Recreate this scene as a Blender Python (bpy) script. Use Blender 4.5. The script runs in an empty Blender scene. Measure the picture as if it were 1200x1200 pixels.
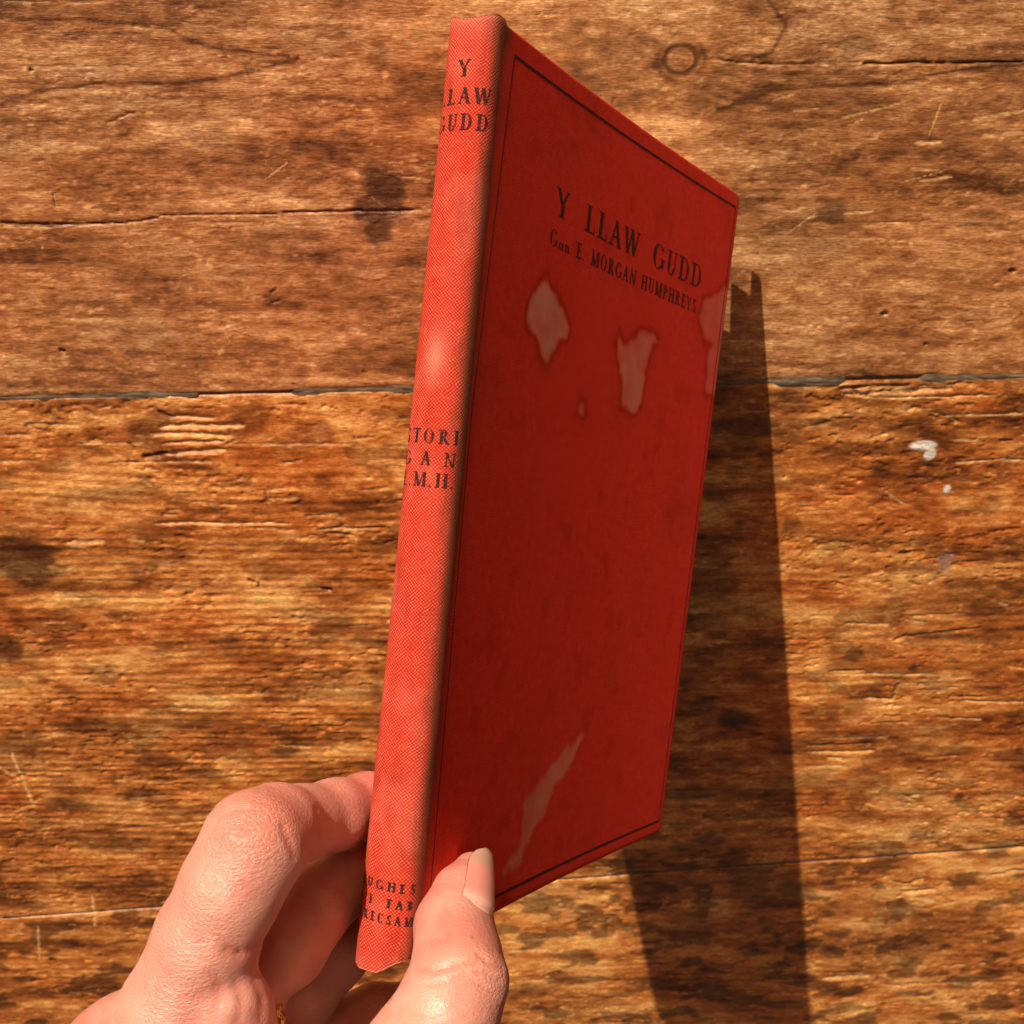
import bpy, math, time
import numpy as np
from mathutils import Matrix, Vector
T0 = time.time()
SC = bpy.context.scene
COL = SC.collection
# ------------------------------------------------------------------ survey of the place (millimetres, camera axes: x right, y down, z away)
F_PX, CX, CY = 1414.736, 603.449, 571.565
PLANE = (423.128, .039, .636)                       # table top: z = c + a x + b y
SUN = np.array([.428, .673, 1.0])                   # direction in which the sunlight travels
unit = lambda v: v / np.linalg.norm(v)
def U(x, y, z): return np.array([(x - CX) / F_PX * z, (y - CY) / F_PX * z, z])
def on_table(x, y):
    r = U(x, y, 1.0); return r * (PLANE[0] / (1 - PLANE[1] * r[0] - PLANE[2] * r[1]))
NZ = unit(np.array([PLANE[1], PLANE[2], -1.0]))
NX = unit(np.array([1.0, 0, PLANE[1]])); NY = np.cross(NZ, NX)
RW = np.array([NX, NY, NZ]); OW = on_table(600, 600)
def TW(P): return (np.asarray(P) - OW) @ RW.T / 1000.0      # to world metres, table top at z = 0
def txy(x, y):                                              # spot on the table in mm
    p = RW @ (on_table(x, y) - OW); return p[0], p[1]
# ------------------------------------------------------------------ camera
cam = bpy.data.cameras.new('camera'); co = bpy.data.objects.new('camera', cam); COL.objects.link(co)
R3 = Matrix(np.array([RW @ (1, 0, 0), RW @ (0, -1, 0), RW @ (0, 0, -1)]).T.tolist())
co.matrix_world = Matrix.Translation(TW(np.zeros(3)).tolist()) @ R3.to_4x4()
cam.sensor_width = 36; cam.lens = 36 * F_PX / 1200
cam.shift_x = (600 - CX) / 1200; cam.shift_y = (CY - 600) / 1200
cam.clip_start = .01; cam.clip_end = 50
cam.dof.use_dof = True; cam.dof.focus_distance = .252; cam.dof.aperture_fstop = 48
SC.camera = co
SC.render.resolution_x = 1024; SC.render.resolution_y = 1024
# ------------------------------------------------------------------ light
sd = unit(RW @ SUN)
sun = bpy.data.lights.new('sun', 'SUN'); sun.energy = 5.0; sun.angle = math.radians(.55); sun.color = (1, .87, .70)
so = bpy.data.objects.new('sun', sun); COL.objects.link(so); so.location = (0, 0, 1)
so.rotation_euler = Vector(sd.tolist()).to_track_quat('-Z', 'Y').to_euler()
W = bpy.data.worlds.new('World'); SC.world = W; W.use_nodes = True
wn = W.node_tree; bg = wn.nodes['Background']
sky = wn.nodes.new('ShaderNodeTexSky'); sky.sky_type = 'NISHITA'; sky.sun_disc = False
sky.sun_elevation = math.asin(-sd[2]); sky.sun_rotation = math.atan2(-sd[0], -sd[1]); sky.dust_density = 6; sky.ozone_density = .3; sky.air_density = 1.2
tint = wn.nodes.new('ShaderNodeMix'); tint.data_type = 'RGBA'; tint.blend_type = 'MULTIPLY'; tint.inputs[0].default_value = 1; tint.inputs[7].default_value = (1.0, .62, .36, 1)   # warm hazy air
wn.links.new(sky.outputs[0], tint.inputs[6]); wn.links.new(tint.outputs[2], bg.inputs[0]); bg.inputs[1].default_value = .052
SC.view_settings.view_transform = 'Standard'; SC.view_settings.look = 'None'; SC.view_settings.exposure = .30; SC.view_settings.gamma = 1
# ------------------------------------------------------------------ noise
_rng = np.random.RandomState(7); _LAT = _rng.rand(16, 256, 256).astype(np.float32)
def vn(x, y, s=0):
    L = _LAT[s % 16]; x = x + 37.3 * s; y = y + 91.7 * s
    xi = np.floor(x).astype(np.int32); yi = np.floor(y).astype(np.int32)
    fx = (x - xi).astype(np.float32); fy = (y - yi).astype(np.float32)
    fx = fx * fx * (3 - 2 * fx); fy = fy * fy * (3 - 2 * fy)
    a, b, c, d = xi & 255, (xi + 1) & 255, yi & 255, (yi + 1) & 255
    return (L[a, c] * (1 - fx) + L[b, c] * fx) * (1 - fy) + (L[a, d] * (1 - fx) + L[b, d] * fx) * fy
def fbm(x, y, o=3, s=0):
    t = 0; a = 1; n = 0
    for i in range(o): t = t + a * vn(x * 2 ** i, y * 2 ** i, s + i); n += a; a *= .5
    return t / n
def sst(a, b, x): t = np.clip((x - a) / (b - a), 0, 1); return t * t * (3 - 2 * t)
# ------------------------------------------------------------------ mesh and object helpers
def link(name, me, parent=None, mat=None):
    o = bpy.data.objects.new(name, me); COL.objects.link(o)
    if mat: me.materials.append(mat)
    if parent: o.parent = parent
    return o
def mesh(name, V, Fc, uv=None, col=None, smooth=True):
    me = bpy.data.meshes.new(name); V = np.asarray(V, dtype=np.float32)
    if isinstance(Fc, np.ndarray) and Fc.ndim == 2:
        k = Fc.shape[1]; nf = len(Fc)
        me.vertices.add(len(V)); me.vertices.foreach_set('co', V.ravel())
        me.loops.add(nf * k); me.loops.foreach_set('vertex_index', Fc.astype(np.int32).ravel())
        me.polygons.add(nf); me.polygons.foreach_set('loop_start', np.arange(0, nf * k, k, dtype=np.int32))
        me.update(calc_edges=True)
    else:
        me.from_pydata(V.tolist(), [], [list(map(int, f)) for f in Fc]); me.update()
    if uv is not None:
        li = np.zeros(len(me.loops), dtype=np.int32); me.loops.foreach_get('vertex_index', li)
        l = me.uv_layers.new(name='uv'); l.data.foreach_set('uv', np.asarray(uv, dtype=np.float32)[li].ravel())
    if col is not None:
        ca = me.color_attributes.new('paint', 'FLOAT_COLOR', 'POINT')
        c = np.ones((len(V), 4), dtype=np.float32); c[:, :3] = col; ca.data.foreach_set('color', c.ravel())
    me.polygons.foreach_set('use_smooth', np.full(len(me.polygons), smooth)); me.update(); me.validate()
    return me
def gridfaces(nu, nv, flip=False):                  # index = j*nu + i
    i, j = np.meshgrid(np.arange(nu - 1), np.arange(nv - 1)); a = (j * nu + i).ravel()
    f = np.stack([a, a + 1, a + 1 + nu, a + nu], 1); return f[:, ::-1] if flip else f
def empty(name, loc):
    o = bpy.data.objects.new(name, None); COL.objects.link(o); o.location = loc; o.empty_display_size = .02; return o
# ------------------------------------------------------------------ node helper
class NT:
    def __init__(s, name):
        s.m = bpy.data.materials.new(name); s.m.use_nodes = True; s.t = s.m.node_tree; s.b = s.t.nodes['Principled BSDF']
    def n(s, t, **k):
        q = s.t.nodes.new(t)
        for a, v in k.items(): setattr(q, a, v)
        return q
    def l(s, a, b): s.t.links.new(a, b)
    def put(s, sock, v):
        if hasattr(v, 'is_output') or isinstance(v, bpy.types.NodeSocket): s.l(v, sock)
        else: sock.default_value = v
    def math(s, op, a, b=0., c=None, clamp=False):
        q = s.n('ShaderNodeMath', operation=op, use_clamp=clamp); s.put(q.inputs[0], a); s.put(q.inputs[1], b)
        if c is not None: s.put(q.inputs[2], c)
        return q.outputs[0]
    def mix(s, f, a, b, mode='MIX'):
        q = s.n('ShaderNodeMix', data_type='RGBA', blend_type=mode); s.put(q.inputs[0], f); s.put(q.inputs[6], a); s.put(q.inputs[7], b); return q.outputs[2]
    def noise(s, vec, scale, detail=3., rough=.5):
        q = s.n('ShaderNodeTexNoise'); s.l(vec, q.inputs['Vector']); q.inputs['Scale'].default_value = scale; q.inputs['Detail'].default_value = detail; q.inputs['Roughness'].default_value = rough; return q.outputs[0]
    def mapv(s, vec, sc, rot=(0, 0, 0)):
        q = s.n('ShaderNodeMapping'); s.l(vec, q.inputs[0]); q.inputs['Scale'].default_value = sc; q.inputs['Rotation'].default_value = rot; return q.outputs[0]
    def rng(s, v, a, b, c=0., d=1.):
        q = s.n('ShaderNodeMapRange'); s.l(v, q.inputs[0]); q.inputs[1].default_value = a; q.inputs[2].default_value = b; q.inputs[3].default_value = c; q.inputs[4].default_value = d; return q.outputs[0]
    def bump(s, h, dist, strength=1., normal=None):
        q = s.n('ShaderNodeBump'); s.l(h, q.inputs['Height']); q.inputs['Distance'].default_value = dist; q.inputs['Strength'].default_value = strength
        if normal: s.l(normal, q.inputs['Normal'])
        return q.outputs[0]
# ================================================================== THE TABLE
def wood_material():
    m = NT('old_pine'); at = m.n('ShaderNodeVertexColor'); at.layer_name = 'paint'
    ob = m.n('ShaderNodeNewGeometry').outputs['Position']
    g = m.noise(m.mapv(ob, (330, 1600, 900)), 1.0, 4, .65)
    g2 = m.noise(m.mapv(ob, (300, 2600, 900)), 1.0, 3, .6)
    g3 = m.noise(m.mapv(ob, (600, 1500, 900)), 1, 5, .7)
    c = m.mix(1., at.outputs[0], m.mix(m.rng(g, .3, .7), (.74, .66, .58, 1), (1.2, 1.23, 1.27, 1)), 'MULTIPLY')
    c = m.mix(1., c, m.mix(m.rng(g2, .3, .7), (.88, .85, .82, 1), (1.1, 1.12, 1.14, 1)), 'MULTIPLY')
    c = m.mix(1., c, m.mix(m.rng(g3, .3, .7), (.60, .54, .48, 1), (1.34, 1.38, 1.42, 1)), 'MULTIPLY')
    m.l(c, m.b.inputs['Base Color'])
    m.l(m.rng(g3, .3, .7, .24, .46), m.b.inputs['Roughness'])
    m.b.inputs['Specular IOR Level'].default_value = .55
    h = m.math('ADD', m.math('MULTIPLY', g, .6), m.math('ADD', m.math('MULTIPLY', g2, .4), m.math('MULTIPLY', g3, .5)))
    m.l(m.bump(h, .00036, .9), m.b.inputs['Normal'])
    return m.m
WOOD = wood_material()
# joints between the planks: straight lines through two spots each
def line(p, q):
    a, b = txy(*p), txy(*q); k = (b[1] - a[1]) / (b[0] - a[0]); return lambda x: a[1] + k * (x - a[0])
J1 = line((0, 467), (1200, 441)); J2 = line((0, 1077), (1200, 993))
_t = max(txy(0, 0)[1], txy(1200, 0)[1]) + 14; _b = min(txy(0, 1200)[1], txy(1200, 1200)[1]) - 25
J0 = lambda x: _t + .01 * x
J3 = lambda x: _b - .01 * x
print('planks', _t, J1(0), J2(0), _b, txy(0, 1200), txy(1200, 1200))
# wear: gouges, cracks, scratches, stains; spots read off the table top
GOUGE = [ # x0 y0 x1 y1 width depth raw
 (30,497,92,498,6,.55,.8),(0,510,36,510,5,.5,.8),(30,499,60,507,4,.4,.6),(58,480,70,500,4,.5,.3),(100,480,112,487,5,.5,.3),(105,488,150,485,3,.3,.3),
 (196,488,250,490,7,.9,.9),(188,500,285,498,9,.9,1),(176,508,270,510,7,.8,1),(190,520,262,517,6,.8,.9),(198,533,262,527,9,.9,.9),(168,536,196,531,7,1.1,0),(262,522,276,516,5,.5,.6),(186,482,200,490,6,.9,.1),
 (128,542,250,542,4,.5,.9),(0,541,42,541,4,.5,.9),(88,520,168,520,3.5,.4,.9),(272,521,412,521,3.5,.4,.9),(325,542,352,541,5,.6,.7),(150,519,158,526,4,.5,.2),
 (180,614,342,613,5,.75,1),(290,618,345,622,4,.4,.7),(190,604,206,604,6,.6,.7),(196,598,212,598,5,.5,.9),(310,585,350,584,4,.5,.7),(312,575,335,572,5,.5,.7),(310,575,314,590,3,.5,.3),
 (358,605,395,603,5,.55,.5),(395,600,402,608,4,.6,.2),(372,621,450,618,4,.6,.8),(382,625,412,627,5,.8,.1),(420,575,455,572,4,.4,.5),(165,560,178,570,6,.6,.7),(176,560,188,563,4,.4,.6),
 (350,694,384,694,3,.4,.2),(378,690,388,692,8,1.3,0),(292,680,298,683,6,1,.1),(303,683,304,689,3,.7,.1),(365,851,402,851,3.5,.7,.1),(400,851,412,843,3,.5,.1),(110,848,250,849,2.2,.3,.2),
 (262,690,380,690,2,.25,.4),(240,640,330,642,3,.3,.4),(60,700,200,702,3,.3,.5),(90,680,160,682,3,.3,.6),(170,800,230,803,3.5,.3,.3),
 (150,632,168,634,7,.3,.7),(80,638,120,634,9,.25,.9),(65,695,92,702,9,.25,.9),
 (984,456,1066,452,7,1.1,.5),(1010,462,1115,455,9,.8,.8),(988,462,1020,466,4,.6,.9),(1020,467,1170,463,4,.6,1),(1000,456,1006,462,4,.8,.1),(1075,452,1140,449,3,.4,.2),
 (1105,487,1200,485,5,.5,.8),(1092,483,1105,486,4,.5,.6),(1115,489,1125,495,4,.6,.4),(1120,542,1165,539,4.5,.6,.9),(1165,538,1200,540,4.5,.5,.9),(1115,515,1150,516,5,.3,.6),(1172,517,1186,517,5,.7,.3),
 (910,472,960,474,3,.2,.2),(1056,648,1066,649,7,1.,.3),(1030,643,1042,647,3,.3,.7),(1170,706,1180,709,5,.5,.7),
 (1068,722,1128,719,3.5,.6,.6),(1060,726,1085,730,5,.4,.7),(990,731,1042,732,5,.45,.9),(1048,750,1062,744,4,.6,.2),(1058,746,1150,736,4.5,.6,.15),(972,787,1013,786,4,.7,.7),(976,790,1100,791,4.5,.45,.9),
 (1014,819,1046,820,7,.75,.8),(1046,820,1053,801,5,.7,.5),(1118,817,1156,816,4,.7,.4),(1126,822,1200,823,5,.6,.9),(1098,840,1118,843,4,.6,.3),(1118,842,1150,843,5,.6,.8),(1006,848,1020,846,4,.5,.5),(1020,848,1070,846,2.5,.5,.3),
 (946,874,1022,871,5,.8,.3),(946,882,1024,880,6,.6,.9),(970,888,986,889,6,.6,.9),(1080,889,1122,886,3.5,.5,.5),(1062,934,1075,932,7,.6,.8),(1058,931,1072,938,5,.7,.6),
 (1058,1046,1095,1043,9,.9,.9),(1070,1034,1082,1030,7,.8,.7),(1046,1033,1068,1036,3,.6,.2),(1148,1027,1178,1025,7,.6,.9),(1180,1022,1200,1020,7,.6,.9),(1165,1062,1180,1060,6,.5,.7),(965,1147,1018,1144,8,.6,.9),
 (966,1140,1010,1140,3,.6,.2),(1032,1154,1060,1156,4,.6,.8),(1060,1153,1200,1151,3.5,.6,.6),(1080,1053,1092,1055,8,.4,1),
 (960,866,1040,864,3,.3,.6),(700,878,780,876,3,.4,.2),(800,930,880,929,2.5,.3,.2),(560,1105,650,1100,3,.3,.6),(590,1115,640,1113,3,.3,.7),(600,1150,650,1148,4,.3,.6),
 (0,261,60,263,3,.8,.2),(0,265,60,267,2.5,.4,.9),(60,263,145,262,3,.8,.1),(145,261,185,256,2.6,.6,.0),(185,252,330,250,2.6,.6,.3),(220,261,300,262,2,.3,.8),(330,249,500,246,3.2,.9,.1),(0,3,130,3,2.2,.45,.8),
 (840,68,850,71,3,.5,.1),(850,71,905,75,3,.8,.0),(905,75,1010,73,2.4,.5,.1),(1010,74,1200,73,3.2,.9,.0),(1000,87,1100,90,1.3,.25,.5),(20,78,190,78,1.6,.3,.5),(35,41,175,40,1.3,.25,.2),
 (0,925,60,905,2,.3,.3),(0,900,30,918,5,.2,.9),(12,880,40,945,5,.15,.9),(0,960,60,930,2,.2,.5),(50,980,240,962,2.2,.45,.1),(240,962,330,952,2,.3,.1),(20,904,170,903,1.6,.35,.1),(0,1014,120,1012,2,.3,.4),(0,1160,60,1157,2,.3,.3),
 (108,1050,112,1085,4,.25,.9),(44,1085,46,1125,3,.12,.8),(60,1124,66,1128,6,.8,.1),(38,1150,48,1149,7,.9,.2),(126,1143,150,1141,2.5,.4,.4),(105,868,109,870,5,.8,.1),
 (62,228,64,242,3,.5,0),(126,144,150,133,4,.35,.8),(150,133,160,134,3,.3,.5),(166,151,200,157,3,.25,.9),(85,172,118,173,4,.12,.9),(34,82,38,82,5,1,0),(70,410,76,412,6,1.,.1),(40,65,48,66,0,0,0),(316,345,324,338,5,.35,0),(318,355,330,352,4,.5,.2),
 (425,436,428,437,4,.6,.1),(230,425,235,455,2,.2,0),(235,415,236,428,2,.2,0),(408,389,430,391,3.5,.2,.8),(1034,368,1038,368,7,1,.3),(1083,404,1086,404,5,.8,.3),(1166,333,1170,332,5,.4,.7),(1184,317,1188,318,7,1.1,.1),(925,300,1020,302,0,0,0),
 (1020,262,1065,261,2.5,.3,.9),(1010,264,1040,266,2,.3,.8),(985,138,1060,120,3,.22,.9),(1088,160,1104,118,2.5,.15,.9),(1072,168,1104,166,5,.15,1),(990,250,1024,247,4,.12,.9),(925,272,955,250,1.8,.2,.9),(1140,140,1200,130,5,.12,.8),(1150,160,1200,155,5,.12,.8),
 (1078,212,1115,208,4,.1,.8),(930,130,960,128,3,.1,.8),(905,118,930,110,3,.1,.8)]
STAIN = [ # x y rx ry strength
 (450,222,32,36,1),(432,246,26,20,.95),(443,268,22,24,.95),(480,207,14,8,.6),(445,66,14,14,.5),(975,250,26,14,.8),(965,235,12,8,.5),(1000,52,30,10,.45),(1080,170,60,14,.4),(815,118,20,18,.3),(745,112,60,14,.35),
 (170,505,22,16,.7),(520,520,8,18,.7),(28,655,45,40,1),(8,760,28,20,.9),(60,735,55,14,.6),(130,580,80,12,.45),(75,720,20,8,.6),(180,690,12,6,.5),(180,835,14,8,.6),(250,690,20,6,.3),
 (335,880,22,10,.9),(390,862,14,8,.6),(20,870,40,16,.7),(150,850,120,10,.5),(260,870,40,8,.5),(165,930,30,12,.9),(190,895,40,10,.6),(85,945,40,10,.8),(130,990,50,14,.6),(240,905,30,8,.8),(60,1020,30,6,.6),(210,1000,30,12,.4),
 (1030,560,14,22,.6),(970,495,45,6,.7),(880,500,50,18,.8),(920,465,10,8,.5),(1100,745,70,5,.8),(1165,745,20,12,.5),(1000,765,16,12,.9),(975,745,12,10,.5),(1070,783,8,5,.8),(1000,830,20,20,.4),(1100,855,50,14,.45),(1060,880,30,20,.4),(1120,880,30,10,.5),
 (860,842,26,16,.9),(800,930,60,12,.8),(830,985,26,10,.8),(900,930,60,8,.6),(780,890,40,12,.6),(960,930,16,8,.3),(1123,936,7,7,.9),(1078,900,4,3,.8),(1010,955,30,10,.5),(1130,1000,12,6,.5),(1180,885,20,10,.4),
 (1065,1110,40,26,.5),(1140,1080,50,30,.4),(1090,1090,30,40,.35),(880,1040,30,30,.5),(810,1085,40,30,.4),(840,1160,14,10,.8),(870,1170,20,10,.7),(920,1145,12,5,.9),(1030,1085,12,30,.4),(1160,1175,12,8,.7),
 (990,395,40,12,.3),(1150,260,40,14,.3),(700,1180,60,14,.3),(620,1160,40,10,.4),(735,1195,8,14,.9),(480,310,10,10,.3),(0,1150,60,8,.4)]
LIGHT = [(345,238,26,9,.6),(325,228,14,10,.5),(452,88,5,5,1),(300,30,10,14,.3),(365,290,30,5,.5),(190,235,8,12,.3),(280,145,20,8,.5),(210,150,60,10,.4),(80,70,110,26,.35),(770,150,60,14,.5),(800,210,60,16,.35),
 (1082,522,18,6,3),(1090,532,8,8,3),(1110,573,5,5,2),(1060,330,20,4,.4),(1040,350,12,4,.4),(190,356,5,5,.9),(418,388,6,5,.7),(100,633,16,6,.9),(80,700,14,9,.9),(70,775,30,6,.5),(130,770,40,6,.4),(250,650,40,20,.35),
 (320,720,90,50,.35),(380,800,70,40,.3),(1000,745,30,10,.3),(960,775,30,8,.5),(1060,830,30,10,.5),(1000,900,40,18,.45),(1050,930,40,12,.4),(1170,930,40,16,.4),(1060,1060,30,18,.4),(1000,1180,40,16,.4),(960,1050,20,20,.3),(1160,1190,40,14,.35),
 (960,650,20,12,.4),(1015,700,40,10,.4),(1000,1085,22,20,.3)]
GREY = [(1108,658,12,13,.9),(1075,780,4,3,.5),(200,660,20,4,.2),(252,592,5,3,.7),(640,1195,8,4,.2)]
rs = np.random.RandomState(11)
def _k(x, y): return on_table(x, y)[2] / F_PX / .28
def seg_field(X, Y, x0, y0, x1, y1):
    dx, dy = x1 - x0, y1 - y0; L = math.hypot(dx, dy) + 1e-6
    s = ((X - x0) * dx + (Y - y0) * dy) / L; d = ((X - x0) * -dy + (Y - y0) * dx) / L
    return s, d, L
def wood(X, Y, plank):
    """height (mm) and reflectance of the plank surface"""
    Yw = Y + 4 * (fbm(X / 90, Y / 45, 2, 3) - .5) + 1.2 * (fbm(X / 22, Y / 12, 2, 5) - .5)
    kx, ky = txy(798, 70); rk = np.hypot((X - kx) / 1.2, Y - ky); Yw = Yw + np.sign(Y - ky) * 9 * np.exp(-(rk / 13) ** 2)
    if plank != 1: kx2 = ky2 = None
    st = fbm(X / 70, Yw / 1.5, 4, 0); st2 = fbm(X / 22, Yw / .8, 3, 4); bl = fbm(X / 26, Y / 7, 4, 8); pat = fbm(X / 60, Y / 26, 3, 2)
    rings = np.sin(Yw * 1.75 + 3 * fbm(X / 120, Y / 60, 2, 9) * 6)
    spk = vn(X / 3.2, Y / 1.1, 6) * vn(X / 1.3, Y / .8, 7)
    top = sst(-3, 3, Y - J1(X)); low = 1 - sst(-25, 60, Y - J2(X))
    left = 1 - sst(-60, 20, X)
    ribzone = (1 - top) * sst(0, 25, J1(X) - Y - 14) * (.35 + .65 * left) * (.4 + .6 * sst(-10, 40, Y - J2(X))) * (.5 + fbm(X / 40, Y / 14, 2, 12))
    mot = fbm(X / 4.5, Y / 2.1, 4, 2); t = .485 + .02 * top + (.14 + .34 * top) * (st - .5) + .26 * (st2 - .5) + .8 * (mot - .5) + (1.15 - .35 * top) * (bl - .5) + .6 * (pat - .5) + .05 * rings * (1 - top) * (.3 + ribzone)
    t = t + (1 - top) * (.02 + .13 * ribzone * np.clip(rings, -1, 1) * .4)
    t = t + .38 * sst(.42, .66, spk) * sst(.45, .62, fbm(X / 14, Y / 6, 2, 6))
    # patina rubbed into the low lying parts
    dk = sst(.54, .62, fbm(X / 13, Y / 6.5, 5, 10)) * (.48 + .3 * low) * (1 - .7 * top)
    dk = dk + .25 * sst(.55, .75, fbm(X / 30, Y / 10, 3, 13)) * top
    wob = .55 + .9 * fbm(X / 5, Y / 2.4, 3, 14)
    for (x, y, a, b, k) in STAIN:
        u, v = txy(x, y); a = a * _k(x, y); b = b * _k(x, y) * 1.12; m = (np.abs(X - u) < a * .7) & (np.abs(Y - v) < b * .8)
        if not m.any(): continue
        r = np.hypot((X[m] - u) / (a * .27), (Y[m] - v) / (b * .30)) * wob[m]; dk[m] = np.maximum(dk[m], k * (1 - sst(.55, 1.15, r)))
    wht = np.zeros_like(X); gry = np.zeros_like(X)
    for (x, y, a, b, k) in LIGHT:
        u, v = txy(x, y); a = a * _k(x, y); b = b * _k(x, y) * 1.12; m = (np.abs(X - u) < a * .7) & (np.abs(Y - v) < b * .8)
        if not m.any(): continue
        r = np.hypot((X[m] - u) / (a * .27), (Y[m] - v) / (b * .30)) * (wob[m] if k < 2 else 1); g = 1 - sst(.4, 1.2, r)
        if k < 2: t[m] += .45 * k * g
        else: wht[m] = np.maximum(wht[m], 1 - sst(.7, 1.1, r))
    for (x, y, a, b, k) in GREY:
        u, v = txy(x, y); a = a * _k(x, y); b = b * _k(x, y) * 1.12; m = (np.abs(X - u) < a * .7) & (np.abs(Y - v) < b * .8)
        if m.any():
            r = np.hypot((X[m] - u) / (a * .27), (Y[m] - v) / (b * .30)) * wob[m]; gry[m] = np.maximum(gry[m], k * (1 - sst(.5, 1.1, r)))
    H = .05 * (st - .5) + .10 * (bl - .5) + .16 * (pat - .5)
    H = H + .07 * ribzone * (rings + .5 * np.sin(Yw * 4.1 + 4 * bl)) * (.3 + 1.4 * vn(X / 9, Y / 3, 12)) + .12 * ribzone * (st2 - .5)
    H = H + .03 * (fbm(X / 9, Yw / .9, 3, 1) - .5) + .20 * (mot - .5) - .35 * sst(.62, .72, fbm(X / 3.4, Y / 1.2, 3, 9)) * (1 - .6 * top) * (.35 + .9 * sst(.4, .6, fbm(X / 28, Y / 14, 2, 4)))
    raw = np.zeros_like(X); deep = np.zeros_like(X)
    wav = .9 * (fbm(X / 6, Y / 50, 2, 11) - .5)
    def cut(x0, y0, x1, y1, w, d, rw, soft=.35):
        lo, hi = min(x0, x1) - w * 2 - 1, max(x0, x1) + w * 2 + 1
        m = (X > lo) & (X < hi) & (Y > min(y0, y1) - w * 2 - 1.2) & (Y < max(y0, y1) + w * 2 + 1.2)
        if not m.any(): return
        s, q, L = seg_field(X[m], Y[m], x0, y0, x1, y1)
        if L > 6: q = q + wav[m] * min(1, w)
        e = np.clip(np.minimum(s + w * .5, L + w * .5 - s) / (w * .8 + .12 * L), 0, 1)
        ww = w * (.35 + .65 * np.sqrt(e)) * (.6 + .8 * vn(s / 2.2, s * 0 + x0, 5)) + 1e-3
        g = (1 - sst(.35, 1.0, np.abs(q) / ww)) * np.where((s > -w) & (s < L + w), 1, 0) * sst(0, .15, e)
        H[m] -= d * g * (.7 + .5 * vn(s / 1.5, q / .6, 9)); raw[m] = np.maximum(raw[m], rw * g * (.75 + .4 * vn(s / 2, q, 3))); deep[m] = np.maximum(deep[m], (1 - rw) * g * min(1, d / .5))
    for (a, b, c, d, w, dep, rw) in GOUGE:
        if w == 0: continue
        p, q = txy(a, b), txy(c, d); cut(*p, *q, w * .155 * _k(a, b), dep * .8 * (.6 + .4 * _k(a, b)), rw)
    rr = np.random.RandomState(100)
    for i in range(560):                               # old scratches, nicks, dents all over
        x, y = rr.uniform(-250, 265), rr.uniform(-300, 190); k = rr.rand()
        if k < .55: L = rr.gamma(2, 3.5); an = rr.normal(0, .10); w = rr.uniform(.2, .55); d = rr.uniform(.08, .38)
        elif k < .85: L = rr.gamma(2, 2.2); an = rr.uniform(-1.4, 1.4); w = rr.uniform(.15, .4); d = rr.uniform(.04, .16)
        else: L = rr.uniform(.2, .8); an = 0; w = rr.uniform(.4, .8); d = rr.uniform(.3, .9)
        if Y.min() > y + 12 or Y.max() < y - 12: rr.rand(); continue
        if y > J1(x): d *= .5; w *= .8
        cut(x, y, x + L * math.cos(an), y + L * math.sin(an), w, d, rr.rand() * (.9 if k < .85 else .3))
    # long light scuffs across the grain
    for i in range(46):
        x, y = rr.uniform(-150, 170), rr.uniform(20, 190); L = rr.uniform(2, 10); an = rr.choice([-1, 1]) * rr.uniform(.3, 1.5)
        m = (np.abs(X - x) < L + 3) & (np.abs(Y - y) < L + 3)
        if m.any():
            s, q, LL = seg_field(X[m], Y[m], x - L / 2 * math.cos(an), y - L / 2 * math.sin(an), x + L / 2 * math.cos(an), y + L / 2 * math.sin(an))
            t[m] += .3 * np.exp(-(q / .6) ** 2) * ((s > 0) & (s < LL)) * sst(.35, .7, vn(X[m] / 1.2, Y[m] / .7, 2))
    if plank == 1:                                        # cathedral grain and knot of the top plank
        def curve(pts, w, amt):
            P = [txy(*p) for p in pts]
            for (a, b) in zip(P[:-1], P[1:]):
                m = (X > min(a[0], b[0]) - 1) & (X < max(a[0], b[0]) + 1) & (np.abs(Y - (a[1] + b[1]) / 2) < abs(a[1] - b[1]) / 2 + 4 * w + 2)
                if m.any():
                    s, q, L = seg_field(X[m], Y[m], *a, *b); q = q + .6 * (vn(X[m] / 3, Y[m] * 0, 3) - .5)
                    t[m] += amt * np.exp(-(q / w) ** 2) * ((s > -.2) & (s < L + .2)) + amt * .5 * np.exp(-np.clip(q, 0, 99) / (w * 5)) * (q > 0) * ((s > -.2) & (s < L + .2))
        curve([(0, 122), (40, 108), (110, 99), (220, 97), (290, 86), (350, 68)], .6, -.55)
        curve([(0, 20), (100, 24), (190, 30), (225, 48), (260, 58), (340, 66)], .5, -.42)
        curve([(840, 130), (900, 108), (980, 100), (1040, 98), (1120, 84), (1200, 75)], .6, -.45)
        curve([(900, 0), (920, 30), (905, 60), (880, 70)], .5, -.4)
        r = np.hypot((X - kx) / 1.15, Y - ky)
        t += -.35 * np.exp(-(r / 3.4) ** 2) - .9 * np.exp(-((r - 4.0) / .6) ** 2) * (.5 + fbm(X / 2, Y / 2, 2, 3)) + .12 * np.exp(-(r / 4) ** 2) + .10 * np.sin(r * 5) * np.exp(-(r / 5) ** 2) - .5 * np.exp(-((r - 5.8) / 1.1) ** 2) * (np.sin(np.arctan2(Y - ky, X - kx) * 2 + 1) * .5 + .5)
        H += -.2 * np.exp(-((r - 4) / .5) ** 2)
    t = np.clip(t, 0, 1.2)[:, None]; tp = top[:, None]
    D = (1 - tp) * np.array([.14, .038, .007]) + tp * np.array([.14, .050, .017])
    M = (1 - tp) * np.array([.52, .178, .038]) + tp * np.array([.46, .195, .070])
    Lc = (1 - tp) * np.array([.90, .48, .16]) + tp * np.array([.82, .46, .21])
    c = np.where(t < .5, D + (M - D) * t * 2, M + (Lc - M) * (t - .5) * 2)
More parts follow.
